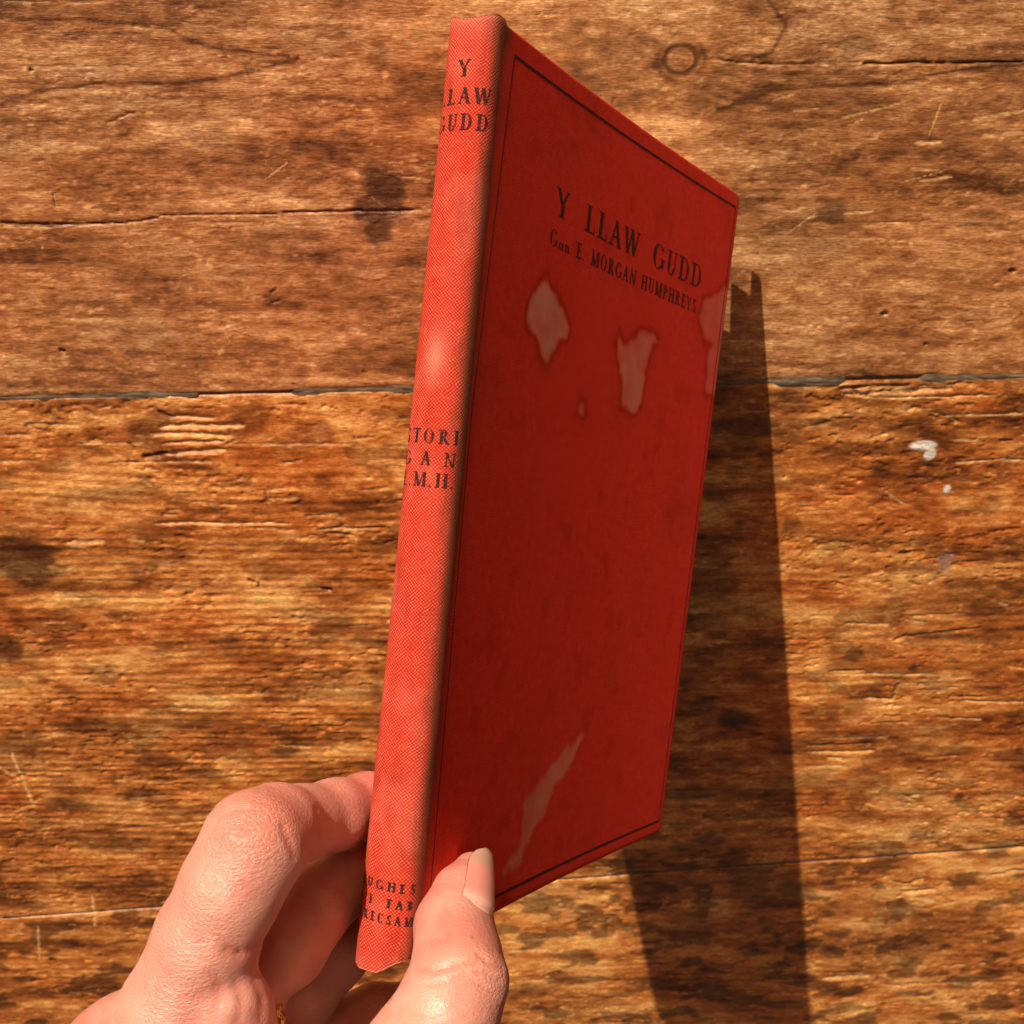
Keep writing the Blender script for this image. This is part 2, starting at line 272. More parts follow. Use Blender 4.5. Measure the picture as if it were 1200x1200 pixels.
    hue = (fbm(X / 50, Y / 30, 2, 15) - .5)[:, None]; c = c * (1 + hue * np.array([.15, -.1, -.35]))
    rust = (sst(.5, .7, fbm(X / 35, Y / 9, 3, 1)) * (1 - top) * (1 - low) * .6)[:, None]; c = c * (1 - rust * np.array([.12, .38, .55]))
    dk = np.clip(dk, 0, 1)[:, None]; c = c * (1 - dk) + dk * (c * .20 + np.array([.018, .006, .003]))
    raw = np.clip(raw, 0, 1)[:, None]; c = c * (1 - raw) + raw * np.array([.85, .52, .22]) * (.8 + .35 * st2[:, None])
    deep = np.clip(deep, 0, 1)[:, None]; c = c * (1 - .75 * deep)
    gry = gry[:, None]; c = c * (1 - .6 * gry) + .6 * gry * np.array([.22, .20, .21])
    wht = wht[:, None]; c = c * (1 - wht) + wht * np.array([.8, .78, .74]); H += wht[:, 0] * .18
    return H, np.clip(c, .004, .9)
table = empty('wooden_table', (0, 0, 0))
table['label'] = 'worn varnished pine table top of wide planks with cracks, gouges and dark stains'; table['category'] = 'table'
XL, XR = -266, 292
def kz(x, y): return on_table(x, y)[2] / F_PX / .28
def plank(fl, fu, k, step, thick=24):
    gap = .55
    xs = np.concatenate([np.linspace(-600, XL, 90)[:-1], np.arange(XL, XR + step, step), np.linspace(XR + 2, 620, 90)]) if step < 2 else np.linspace(-600, 620, 260)
    ym = (fu(0) - fl(0)); nv = int(ym / step)
    v = np.linspace(0, 1, nv)
    X, Vv = np.meshgrid(xs, v)
    Y0 = fl(X) + gap; Y1 = fu(X) - gap; Y = Y0 + (Y1 - Y0) * Vv
    x, y = X.ravel(), Y.ravel()
    Hh, c = wood(x, y, k)
    e = np.minimum(y - Y0.ravel(), Y1.ravel() - y); e = e - .7 * np.clip(fbm(x / 5, y / 60, 3, 6) - .45, 0, 1)
    worn = .35 + 1.1 * sst(.3, .7, vn(x / 16, y * 0 + k, 2))
    Hh = Hh - worn * np.exp(-np.clip(e, 0, 9) / .55) * .6
    c = c * (1 - .35 * np.exp(-np.clip(e, 0, 9) / .8))[:, None]
    Vt = np.stack([x, y, Hh], 1) / 1000
    nu = len(xs); F = gridfaces(nu, nv)
    # side walls and underside
    ring = np.concatenate([np.arange(nu), np.arange(1, nv) * nu + nu - 1, (nv - 1) * nu + np.arange(nu - 2, -1, -1), np.arange(nv - 2, 0, -1) * nu])
    lowv = Vt[ring].copy(); lowv[:, 2] = -thick / 1000; b = len(Vt); q = len(ring); i = np.arange(q); j = (i + 1) % q
    F2 = np.stack([ring[j], ring[i], b + i, b + j], 1)
    Vt = np.concatenate([Vt, lowv]); cc = np.concatenate([c, c[ring]])
    me = mesh('plank', Vt, np.concatenate([F, F2]), col=cc)
    return link('plank', me, table, WOOD)
plank(J1, J0, 1, .47); plank(J2, J1, 2, .55); plank(J3, J2, 3, .70)
plank(J0, lambda x: J0(x) + 190, 4, 2.5); plank(lambda x: J3(x) - 185, J3, 5, 2.5)
# grime and old wax packed into the joints
def filler_mat():
    m = NT('joint_wax'); p = m.n('ShaderNodeNewGeometry').outputs['Position']
    a = m.noise(m.mapv(p, (150, 700, 500)), 1, 4, .6)
    m.l(m.mix(m.rng(a, .35, .65), (.06, .04, .025, 1), (.24, .19, .13, 1)), m.b.inputs['Base Color']); m.b.inputs['Roughness'].default_value = .35
    m.l(m.bump(a, .0006, .8), m.b.inputs['Normal']); return m.m
FILL = filler_mat()
for fj, lvl in ((J1, -.12), (J2, -.75)):
    xs = np.arange(-600, 620, .7); ds = np.linspace(-1.6, 1.6, 9); X, D = np.meshgrid(xs, ds)
    Z = lvl + .35 * (fbm(X / 9, D * 0 + 1, 3, 4) - .5) - .12 * np.abs(D) + .12 * (fbm(X / 1.6, D / .8, 2, 7) - .5)
    if lvl > -.5:
        p0, p1 = txy(905, 447)[0], txy(988, 447)[0]; Z = Z + .55 * (sst(p0, p0 + 4, X) - sst(p1 - 2, p1, X)) - 1.0 * (sst(p1, p1 + 2, X) - sst(txy(1075, 440)[0], txy(1085, 440)[0], X)) - .6 * (sst(txy(230, 463)[0], txy(235, 463)[0], X) - sst(txy(340, 463)[0], txy(345, 463)[0], X))
    V = np.stack([X, fj(X) + D + .35 * (fbm(X / 12, X * 0, 2, 2) - .5), Z], -1).reshape(-1, 3) / 1000
    o = link('joint_filler', mesh('joint_filler', V, gridfaces(len(xs), 9)), table, FILL)
print('table', round(time.time() - T0, 1))
# ================================================================== THE BOOK
BP = [(592, 26), (868, 228), (775, 975), (487, 1123)]; BZ = [240.779, 356.171, 354.976, 237.22]
CN = [U(*p, q) for p, q in zip(BP, BZ)]
bw = unit(CN[1] - CN[0]); bh = unit(CN[3] - CN[0]); bn = unit(np.cross(bw, bh)); bw = np.cross(bh, bn)
BW, BH, BT = 134.0, 188.0, 11.0
def cov(u, v):                                   # front board, u,v in mm from its upper hinge corner
    a = (np.asarray(u, float) / BW)[..., None]; b = (np.asarray(v, float) / BH)[..., None]
    bow = (1.5 + .1 * b) * 4 * a * (1 - a)
    return (1 - a) * (1 - b) * CN[0] + a * (1 - b) * CN[1] + a * b * CN[2] + (1 - a) * b * CN[3] + bow * bn
def pj(P): return np.array([CX + F_PX * P[0] / P[2], CY + F_PX * P[1] / P[2]])
def inv(x, y):
    q = np.array([50., 90.])
    for _ in range(15):
        r = pj(cov(q[0], q[1])) - (x, y)
        J = np.array([(pj(cov(q[0] + 1e-3, q[1])) - (x, y) - r) / 1e-3, (pj(cov(q[0], q[1] + 1e-3)) - (x, y) - r) / 1e-3]).T
        q = q - np.linalg.solve(J, r)
    return q
def cloth_material(name, ink=False, toned_down=False):
    m = NT(name); uv = m.n('ShaderNodeUVMap'); uv.uv_map = 'uv'; uvo = uv.outputs[0]
    dis = m.n('ShaderNodeTexNoise'); m.l(uvo, dis.inputs['Vector']); dis.inputs['Scale'].default_value = .35; dis.inputs['Detail'].default_value = 3
    va = m.n('ShaderNodeVectorMath', operation='SCALE'); m.l(dis.outputs['Color'], va.inputs[0]); va.inputs[3].default_value = 1.0
    vb = m.n('ShaderNodeVectorMath', operation='ADD'); m.l(uvo, vb.inputs[0]); m.l(va.outputs[0], vb.inputs[1])
    sx = m.n('ShaderNodeSeparateXYZ'); m.l(vb.outputs[0], sx.inputs[0])
    P = .36
    sa = m.math('SINE', m.math('MULTIPLY', sx.outputs[0], math.pi / P)); sb = m.math('SINE', m.math('MULTIPLY', sx.outputs[1], math.pi / P))
    pr = m.math('MULTIPLY', sa, sb)                                   # over / under
    fine = m.noise(uvo, 3.2, 3, .6)
    irregular = m.noise(m.mapv(uvo, (.10, 3.0, 1)), 1, 3, .65)
    irregular2 = m.noise(m.mapv(uvo, (2.8, .30, 1)), 1, 3, .6)
    spec = m.math('MULTIPLY', m.rng(pr, -.1, .9), m.math('MULTIPLY', m.rng(fine, .25, .7, .25, 1.15), m.rng(m.noise(uvo, .5, 4, .6), .3, .7, .45, 1.15)))
    at = m.n('ShaderNodeVertexColor'); at.layer_name = 'paint'; sc = m.n('ShaderNodeSeparateColor'); m.l(at.outputs[0], sc.inputs[0])
    big = m.noise(uvo, .035, 4, .55)
    base = m.mix(m.rng(big, .35, .65), *(((.64, .028, .012, 1), (.70, .040, .020, 1)) if toned_down else ((.84, .013, .006, 1), (.88, .024, .011, 1))))
    base = m.mix(m.rng(m.noise(uvo, .12, 5, .6), .45, .75, 0, .6), base, (.52, .030, .014, 1) if toned_down else (.60, .014, .008, 1))
    base = m.mix(m.rng(irregular, .54, .72, 0, .75), base, (.74, .16, .10, 1) if toned_down else (.92, .085, .05, 1))
    base = m.mix(m.rng(irregular2, .56, .74, 0, .55), base, (.72, .15, .09, 1) if toned_down else (.90, .08, .045, 1))
    c = m.mix(spec, m.mix(.8, base, (.36, .012, .006, 1) if toned_down else (.58, .008, .004, 1)), m.mix(.55, base, (.90, .36, .20, 1)) if toned_down else m.mix(.45, base, (.98, .30, .20, 1)))
    c = m.mix(sc.outputs[1], c, m.mix(1, c, (.50, .30, .32, 1), 'MULTIPLY'))                              # water mark rings; on the spine also an even dulling against the sun
    c = m.mix(m.math('MULTIPLY', sc.outputs[0], .8), c, m.mix(m.rng(pr, -1, 1), (.50, .17, .11, 1), (.80, .42, .32, 1)))   # bleached
    c = m.mix(m.math('MULTIPLY', sc.outputs[2], m.rng(fine, .2, .7, .6, 1.0)), c, m.mix(spec, (.055, .035, .018, 1), (.13, .07, .035, 1)))  # soil on the joint
    if ink:
        w = m.math('MULTIPLY', m.rng(m.noise(uvo, 1.4, 4, .65), .22, .42), m.rng(fine, .2, .42, .75, 1))
        w = m.math('MULTIPLY', w, m.rng(pr, .3, 1.0, 1., .8))
        c = m.mix(w, c, (.022, .014, .014, 1))
    m.l(c, m.b.inputs['Base Color']); m.b.inputs['Roughness'].default_value = .7; m.b.inputs['Specular IOR Level'].default_value = .06
    m.b.inputs['Sheen Weight'].default_value = .08; m.b.inputs['Sheen Tint'].default_value = (1, .25, .15, 1); m.b.inputs['Sheen Roughness'].default_value = .4
    h = m.math('ADD', m.math('MULTIPLY', pr, .5), m.math('MULTIPLY', m.math('ADD', irregular, irregular2), .8))
    m.l(m.bump(h, .00011, .8), m.b.inputs['Normal'])
    return m.m
CLOTH = cloth_material('red_book_cloth'); SPINE_CLOTH = cloth_material('red_cloth_toned_for_sun', False, True); INK = cloth_material('black_ink_on_cloth', True)  # one cloth toned twice: brightened for dim boards, dulled for the sunlit spine
def sdpoly(X, Y, P):
    P = np.array(P); d = np.full(X.shape, 1e9); ins = np.zeros(X.shape, bool)
    for i in range(len(P)):
        a, b = P[i], P[(i + 1) % len(P)]; e = b - a
        t = np.clip(((X - a[0]) * e[0] + (Y - a[1]) * e[1]) / (e @ e), 0, 1)
        d = np.minimum(d, np.hypot(X - a[0] - t * e[0], Y - a[1] - t * e[1]))
        c = ((a[1] > Y) != (b[1] > Y)) & (X < (b[0] - a[0]) * (Y - a[1]) / (b[1] - a[1] + 1e-12) + a[0]); ins ^= c
    return np.where(ins, -d, d)
ST_A = [(642,330),(651,342),(656,360),(667,385),(664,400),(655,402),(645,420),(638,428),(630,405),(622,385),(618,362),(626,338)]
ST_B = [(726,392),(735,404),(745,396),(753,390),(770,395),(765,412),(755,440),(752,470),(740,487),(727,475),(729,440),(722,400)]
ST_C = [(836,348),(824,352),(818,372),(824,395),(834,404),(828,432),(828,462),(840,470),(850,400),(858,352),(850,332)]
ST_D = [(684,860),(671,868),(657,884),(633,911),(613,937),(609,964),(612,988),(588,1025),(593,1033),(612,1012),(625,977),(639,951),(649,924),(671,892)]
ST_E = [(680,472),(686,474),(688,484),(683,489),(679,482)]
book = empty('hardback_book', TW(CN[3] + 5 * bn).tolist())
book['label'] = 'old red cloth-bound hardback book with black title lettering held by a hand above the table'; book['category'] = 'book'
BL = np.array(book.location)
def board(name, fn, col_fn, thick, parent):
    r = 2.8
    us = np.concatenate([[0, .12, .35, .7], np.arange(1.2, BW - 1.2, .62), [BW - .7, BW - .35, BW - .12, BW]]); vs = np.concatenate([[0, .12, .35, .7], np.arange(1.2, BH - 1.2, .62), [BH - .7, BH - .35, BH - .12, BH]])
    Ug, Vg = np.meshgrid(us, vs); u = Ug.ravel().copy(); v = Vg.ravel().copy()
    for cv in (0, 1):                                  # softly rounded fore-edge corners
        cy_ = r if cv == 0 else BH - r; sgn = -1 if cv == 0 else 1
        m = (u > BW - r) & ((v - cy_) * sgn > 0); du = u[m] - (BW - r); dv = (v[m] - cy_) * sgn
        mx = np.maximum(du, dv); ln = np.hypot(du, dv) + 1e-9; k = mx / ln
        u[m] = BW - r + du * k; v[m] = cy_ + sgn * dv * k
    d = np.minimum(np.minimum(BW - Ug.ravel(), Vg.ravel()), BH - Vg.ravel()); d = np.clip(d, 0, .7); rr_ = .7 - np.sqrt(np.clip(.49 - (.7 - d) ** 2, 0, 1))
    nz = .02 * fbm(u / 6, v / 6, 2, 5)
    Pt = fn(u, v, rr_ + nz); nu, nv = len(us), len(vs)
    ring = np.concatenate([np.arange(nu), np.arange(1, nv) * nu + nu - 1, (nv - 1) * nu + np.arange(nu - 2, -1, -1), np.arange(nv - 2, 0, -1) * nu])
    P2 = fn(u[ring], v[ring], np.full(len(ring), thick)); b = len(Pt); q = len(ring); i = np.arange(q); j = (i + 1) % q
    F2 = np.stack([ring[i], ring[j], b + j, b + i], 1)
    # underside as a coarse fan
    cpt = fn(np.array([BW / 2]), np.array([BH / 2]), np.array([thick])); 
    F3 = np.stack([np.full(q, b + q), b + i, b + j, b + j], 1)
    V = np.concatenate([Pt, P2, cpt]); uvs = np.concatenate([np.stack([u, v], 1), np.stack([u[ring], v[ring] + thick], 1), [[BW / 2, BH / 2]]])
    col = col_fn(u, v); colf = np.concatenate([col, col[ring], [[0, 0, 0]]])
    faces = [tuple(f) for f in np.concatenate([gridfaces(nu, nv), F2])] + [(b + q, b + int(a), b + int(c)) for a, c in zip(i, j)]
    me = mesh(name, TW(V) - BL, faces, uv=uvs, col=colf)
    return link(name, me, parent, CLOTH)
def front_paint(u, v):
    st = np.zeros_like(u); ring = np.zeros_like(u)
    uw = u + 4.2 * (fbm(u / 4, v / 4, 4, 1) - .5); vw = v + 4.2 * (fbm(u / 4, v / 4, 4, 4) - .5)
    for P, k in ((ST_A, 1), (ST_B, .7), (ST_C, .42), (ST_D, .75), (ST_E, .5)):
        d = sdpoly(uw, vw, [inv(*p) for p in P]); st = np.maximum(st, k * (1 - sst(-1.6, .6, d)) * (.35 + .95 * fbm(u / 4, v / 4, 4, 8)))
        ring = np.maximum(ring, (.5 if P is not ST_D else .1) * np.exp(-((d - .7) / (.9)) ** 2) + .25 * np.exp(-np.clip(d, 0, 50) / 3) * (d > 0) * (P is not ST_D))
    ring = np.maximum(ring, .5 * sst(.62, .8, fbm(u / 8, v / 8, 4, 9)) * .5)
    e = np.minimum(np.minimum(BW - u, v), BH - v); ring = np.maximum(ring, .25 * np.exp(-e / 1.2))
    dirt = .75 * np.exp(-np.clip(u, 0, 99) / 1.7) * (.5 + .7 * fbm(u / 2, v / 9, 3, 2)) + .14 * sst(.55, .8, fbm(u / 14, v / 20, 4, 6)) + .22 * np.exp(-u / 12) * (fbm(u / 7, v / 14, 3, 12))
    dirt = dirt + .9 * np.exp(-(u / 3) ** 2 - (v / 5) ** 2)
    st = np.maximum(st, .5 * np.exp(-e / .35) * sst(.4, .7, fbm(u / 3, v / 3, 2, 11)))
    return np.stack([np.clip(st, 0, 1), np.clip(ring, 0, 1), np.clip(dirt, 0, 1)], 1)
def front_fn(u, v, d): return cov(u, v) + np.asarray(d)[..., None] * bn
front = board('front_cover', front_fn, front_paint, 2.3, book)
PHI = math.radians(30.3); bd = math.cos(PHI) * bw + math.sin(PHI) * bn; bdn = -math.sin(PHI) * bw + math.cos(PHI) * bn
def back_fn(u, v, d):                             # the back cover hangs open, lengthened at the unseen fore-edge to extend the shadow, outer face away from the pages
    u = np.asarray(u)[..., None]; v = np.asarray(v)[..., None]; return CN[0] + BT * bn + u * bd * .88 + v * bh * (186 / 188) * (1 + .045 * u / 120) - np.asarray(d)[..., None] * bdn
def plain_paint(u, v): return np.stack([0 * u, .3 * sst(.6, .8, fbm(u / 8, v / 8, 3, 2)), .1 * np.exp(-u / 5)], 1)
back = board('back_cover', back_fn, plain_paint, 2.3, book)
# spine: rounded strip of cloth over card, from the front joint round to the back joint
prof = np.array([(1.0, .12), (.0, -.02), (-1.3, .02), (-2.5, .42), (-3.5, 1.25), (-4.4, 2.8), (-5.0, 5.4), (-4.85, 8.0), (-4.3, 9.8), (-3.3, 10.9), (-1.6, 11.2), (.6, 11.1)])
def catmull(P, n):
    out = []
    Q = np.vstack([2 * P[0] - P[1], P, 2 * P[-1] - P[-2]])
    for i in range(1, len(Q) - 2):
        for t in np.arange(n) / n: out.append(.5 * ((2 * Q[i]) + (-Q[i - 1] + Q[i + 1]) * t + (2 * Q[i - 1] - 5 * Q[i] + 4 * Q[i + 1] - Q[i + 2]) * t * t + (-Q[i - 1] + 3 * Q[i] - 3 * Q[i + 1] + Q[i + 2]) * t ** 3))
    out.append(P[-1]); return np.array(out)
PR = catmull(prof, 6); arc = np.concatenate([[0], np.cumsum(np.linalg.norm(np.diff(PR, axis=0), axis=1))]); ARC = arc[-1]
def spine_pt(s, v, off=0.0):                      # s mm round the spine, v mm down
    e = np.interp(s, arc, PR[:, 0]); t = np.interp(s, arc, PR[:, 1]) * (1 + .11 * np.asarray(v) / 188)
    de = np.interp(s + .2, arc, PR[:, 0]) - np.interp(s - .2, arc, PR[:, 0]); dt = np.interp(s + .2, arc, PR[:, 1]) - np.interp(s - .2, arc, PR[:, 1])
    L = np.hypot(de, dt) + 1e-9; ne, nt = -dt / L, de / L
    return CN[0] + (e + ne * off)[..., None] * bw + (t + nt * off)[..., None] * bn + np.asarray(v)[..., None] * bh
def s_at(t): return float(np.interp(t, PR[12:-6, 1], arc[12:-6]))
ss = np.linspace(0, ARC, 60); vs = np.linspace(0, 1, 330); S_, V_ = np.meshgrid(ss, vs); s_ = S_.ravel(); vv = V_.ravel()
tt = np.clip(np.interp(s_, arc, PR[:, 1]) / 11, 0, 1)
head = -.9 + 1.5 * np.sin(np.pi * tt) ** 1.2 * .9 - .2 * tt + .25 * (fbm(s_ / 1.2, s_ * 0 + 3, 2, 4) - .5); tail = 186.3 + .6 * tt + 2.9 * sst(.0, .55, tt) + .35 * (fbm(s_ / 1.0, s_ * 0 + 8, 3, 2) - .5)
v_mm = head + (tail - head) * vv
offn = -.03 * fbm(s_ / 4, v_mm / 14, 3, 7) - .45 * np.exp(-(v_mm - head) / .35) - .45 * np.exp(-(tail - v_mm) / .35)
dirt = .95 * np.exp(-((s_ - 2.0) / 1.7) ** 2) * (.45 + .8 * fbm(s_ / 1.5, v_mm / 6, 3, 3)) + .35 * np.exp(-((s_ - 4.6) / 1.0) ** 2) * sst(.5, .75, fbm(s_, v_mm / 7, 3, 5))
stn = .5 * np.exp(-((v_mm - 68) / 4.5) ** 2 - ((s_ - 9.5) / 2.2) ** 2) + .35 * np.exp(-(v_mm - head) / 2.5) + .3 * np.exp(-(tail - v_mm) / .8) + .10 * sst(.55, .75, fbm(s_ / 5, v_mm / 9, 3, 10))
sc_ = np.stack([np.clip(.0 + .10 * fbm(s_ / 4, v_mm / 10, 3, 4) + stn, 0, 1), .30 + .35 * sst(.55, .8, fbm(s_ / 3, v_mm / 8, 3, 13)), np.clip(dirt, 0, 1)], 1)  # second channel starts with a flat darkening that holds down the sunlit spine
Po = spine_pt(s_, v_mm, offn); Pi = spine_pt(s_, v_mm, offn * 0 - .9)
nu, nv = 60, 330; Fo = gridfaces(nu, nv, True); nO = len(Po)
ring = np.concatenate([np.arange(nu), np.arange(1, nv) * nu + nu - 1, (nv - 1) * nu + np.arange(nu - 2, -1, -1), np.arange(nv - 2, 0, -1) * nu]); i = np.arange(len(ring)); j = (i + 1) % len(ring)
SF = np.concatenate([Fo, Fo[:, ::-1] + nO, np.stack([ring[j], ring[i], nO + ring[i], nO + ring[j]], 1)])
spine = link('spine', mesh('spine', TW(np.concatenate([Po, Pi])) - BL, SF, uv=np.tile(np.stack([s_, v_mm], 1), (2, 1)), col=np.tile(sc_, (2, 1))), book, SPINE_CLOTH)
# leaves: one block lying in the front cover, unseen paper wedges added between the covers to keep the shadow solid
def paper():
    m = NT('aged_paper'); p = m.n('ShaderNodeNewGeometry').outputs['Position']; a = m.noise(p, 4000, 2)
    m.l(m.mix(a, (.55, .42, .26, 1), (.75, .63, .43, 1)), m.b.inputs['Base Color']); m.b.inputs['Roughness'].default_value = .9; return m.m
PAPER = paper()
def slab(name, base, d, nrm, th, wid, v0, v1):
    P = []
    for v in (v0, v1):
        for (a, b) in ((0, 0), (wid, 0), (wid + .4, th * .5), (wid, th), (0, th)): P.append(base + a * d + b * nrm + v * bh)
    F = [(0, 1, 2, 3, 4), (9, 8, 7, 6, 5)] + [(k, (k + 1) % 5 + 0 if False else (k + 1) % 5, (k + 1) % 5 + 5, k + 5)[::-1] for k in range(5)]
    return link(name, mesh(name, TW(np.array(P)) - BL, F, smooth=False), book, PAPER)
for k in range(9):
    wk = 129.5 - .25 * (k % 3); us_ = list(np.linspace(-.4, wk, 9)); prof_ = [(u, 2.45) for u in us_] + [(wk + .3, 2.75)] + [(u, 3.05) for u in us_[::-1]]; m_ = len(prof_)
    g = [cov(u, v) + (o + .6 * k) * bn for v in (3. + .1 * (k % 2), 183. - .15 * (k % 3)) for u, o in prof_]
    link('page_block', mesh('page_block', TW(np.array(g)) - BL, [tuple(range(m_)), tuple(range(2 * m_ - 1, m_ - 1, -1))] + [(q + m_, (q + 1) % m_ + m_, (q + 1) % m_, q) for q in range(m_)], smooth=False), book, PAPER)
NG = 15
for k in range(NG):
    g = []
    for v in (3.2, 182.6):
        for wd, fr in ((.5, 0), (117 + (k * 7 % 4) * .5, 0), (117 + (k * 5 % 4) * .5, .96), (.5, .96)):
            a = PHI * (k + fr) / NG + math.radians(.15) * 0; g.append(CN[0] + (8.0 + .14 * (k + fr)) * bn + wd * (math.cos(a) * bw + math.sin(a) * bn) + v * bh + (1.2 * math.sin(math.pi * min(1, wd / 134.)) * 0) * bn)
    link('shadow_page_wedge', mesh('shadow_page_wedge', TW(np.array(g)) - BL, [(0, 1, 2, 3), (7, 6, 5, 4), (0, 4, 5, 1), (1, 5, 6, 2), (2, 6, 7, 3), (3, 7, 4, 0)], smooth=False), book, PAPER)
# ---------------------------------------------------------------- lettering (serif capitals built from strokes)
def st_line(x0, y0, x1, y1, w): return [(x0 - w / 2, y0), (x0 + w / 2, y0), (x1 + w / 2, y1), (x1 - w / 2, y1)]
def rect(x0, y0, x1, y1): return [(x0, y0), (x1, y0), (x1, y1), (x0, y1)]
def arcs(cx, cy, rx, ry, a0, a1, tk, tn, n=14):
    out = []
    for k in range(n):
        a, b = math.radians(a0 + (a1 - a0) * k / n), math.radians(a0 + (a1 - a0) * (k + 1) / n)
        w = lambda t: tn + (tk - tn) * abs(math.cos(t)) ** 1.3
        p = lambda t, q: (cx + (rx - q) * math.cos(t), cy + (ry - q * .55) * math.sin(t))
        out.append([p(a, 0), p(b, 0), p(b, w(b)), p(a, w(a))])
    return out
def glyph(ch, K=.13, N=.05):                  # cap height 1, y up; returns polygons and width
    S = lambda x, y, l=.13: rect(x - l, y, x + l, y + N * .8) if y < .5 else rect(x - l, y - N * .8, x + l, y)
    if ch == 'Y': return [st_line(.12, 1, .38, .45, K), st_line(.66, 1, .40, .45, N * 1.2), rect(.33, 0, .33 + K, .48), S(.12, 1), S(.66, 1, .11), S(.40, 0, .15)], .78
    if ch == 'L': return [rect(.12, 0, .12 + K, 1), rect(.02, .95, .36, 1), rect(.02, 0, .6, N), rect(.56, 0, .61, .26)], .66
    if ch == 'A': return [st_line(.12, 0, .40, 1, N * 1.1), st_line(.66, 0, .38, 1, K), rect(.22, .32, .58, .32 + N), S(.12, 0, .12), S(.66, 0, .14)], .80
    if ch == 'W': return [st_line(.12, 1, .33, 0, K), st_line(.54, 1, .35, 0, N), st_line(.54, 1, .73, 0, K), st_line(.96, 1, .75, 0, N), S(.12, 1, .12), S(.54, 1, .12), S(.96, 1, .11)], 1.08
    if ch == 'G': return arcs(.42, .5, .38, .52, 40, 320, K, N, 20) + [rect(.66, .08, .66 + K * .9, .42), rect(.54, .40, .88, .44), rect(.70, .70, .75, .98)], .88
    if ch == 'C': return arcs(.42, .5, .38, .52, 42, 318, K, N, 20) + [rect(.68, .66, .73, .97), rect(.68, .1, .72, .2)], .80
    if ch == 'O': return arcs(.42, .5, .39, .52, 0, 360, K, N, 26), .86
    if ch == 'U': return [rect(.14, .3, .14 + K, 1), rect(.62, .3, .62 + N, 1), S(.2, 1, .17), S(.645, 1, .13)] + arcs(.405, .32, .265, .34, 180, 360, K * .9, N * 1.2, 12), .82
    if ch == 'D': return [rect(.13, 0, .13 + K, 1), rect(.02, 0, .4, N), rect(.02, 1 - N, .4, 1)] + arcs(.38, .5, .42, .5, -90, 90, K, N, 14), .86
    if ch == 'E': return [rect(.13, 0, .13 + K, 1), rect(.02, 0, .6, N), rect(.02, 1 - N, .58, 1), rect(.2, .49, .48, .49 + N), rect(.56, 0, .61, .24), rect(.54, .78, .59, 1), rect(.45, .4, .49, .62)], .68
    if ch == 'F': return [rect(.13, 0, .13 + K, 1), rect(.02, 0, .38, N), rect(.02, 1 - N, .58, 1), rect(.2, .49, .46, .49 + N), rect(.54, .78, .59, 1), rect(.43, .4, .47, .62)], .64
    if ch == 'M': return [rect(.15, 0, .15 + N, 1), rect(.80, 0, .80 + K, 1), st_line(.2, 1, .50, .02, K), st_line(.83, 1, .52, .02, N), S(.17, 0, .13), S(.865, 0, .17), rect(.03, .95, .26, 1), rect(.78, .95, 1.02, 1)], 1.06
    if ch == 'N': return [rect(.15, 0, .15 + N, 1), rect(.68, 0, .68 + N, 1), st_line(.18, 1, .69, 0, K), S(.17, 0, .13), S(.70, 1, .13), rect(.03, .95, .24, 1)], .84
    if ch == 'H': return [rect(.13, 0, .13 + K, 1), rect(.64, 0, .64 + K, 1), rect(.2, .48, .7, .48 + N), S(.195, 0, .17), S(.705, 0, .17), S(.195, 1, .17), S(.705, 1, .17)], .90
    if ch == 'R': return [rect(.13, 0, .13 + K, 1), rect(.02, 1 - N, .4, 1), rect(.2, .47, .42, .47 + N), S(.195, 0, .17), st_line(.40, .48, .70, 0, K), S(.74, 0, .09)] + arcs(.38, .745, .25, .255, -90, 90, K, N, 10), .82
    if ch == 'P': return [rect(.13, 0, .13 + K, 1), rect(.02, 1 - N, .4, 1), rect(.2, .44, .42, .44 + N), S(.195, 0, .17)] + arcs(.38, .73, .27, .27, -90, 90, K, N, 10), .70
    if ch == 'B': return [rect(.13, 0, .13 + K, 1), rect(.02, 0, .4, N), rect(.02, 1 - N, .4, 1), rect(.2, .5, .42, .5 + N)] + arcs(.38, .76, .22, .24, -90, 90, K, N, 10) + arcs(.38, .26, .28, .26, -90, 90, K, N, 10), .72
    if ch == 'T': return [rect(.32, 0, .32 + K, 1), rect(.04, 1 - N, .74, 1), S(.385, 0, .17), rect(.04, .76, .09, 1), rect(.69, .76, .74, 1)], .78
    if ch == 'I': return [rect(.13, 0, .13 + K, 1), S(.195, 0, .17), S(.195, 1, .17)], .40
    if ch == 'S': return arcs(.33, .74, .24, .27, 20, 250, K * .8, N * 1.3, 14) + arcs(.33, .26, .26, .27, -165, 80, K * .8, N * 1.3, 14) + [st_line(.22, .60, .46, .42, K), rect(.52, .70, .57, .98), rect(.05, .02, .10, .30)], .64
    if ch == 'a': return arcs(.24, .22, .20, .23, 30, 330, K * .8, N, 12) + [rect(.38, 0, .38 + K * .8, .45), rect(.38, 0, .56, N)], .56
    if ch == 'n': return [rect(.08, 0, .08 + K * .8, .46), rect(.38, 0, .38 + K * .8, .34), rect(.38, 0, .58, N), rect(.0, .42, .12, .46)] + arcs(.30, .28, .18, .2, 0, 150, K * .8, N, 8), .60
    if ch == '.': return [rect(.04, 0, .18, .14)], .24
    if ch == "'": return [st_line(.12, .7, .16, 1, .10)], .24
    return [], .5
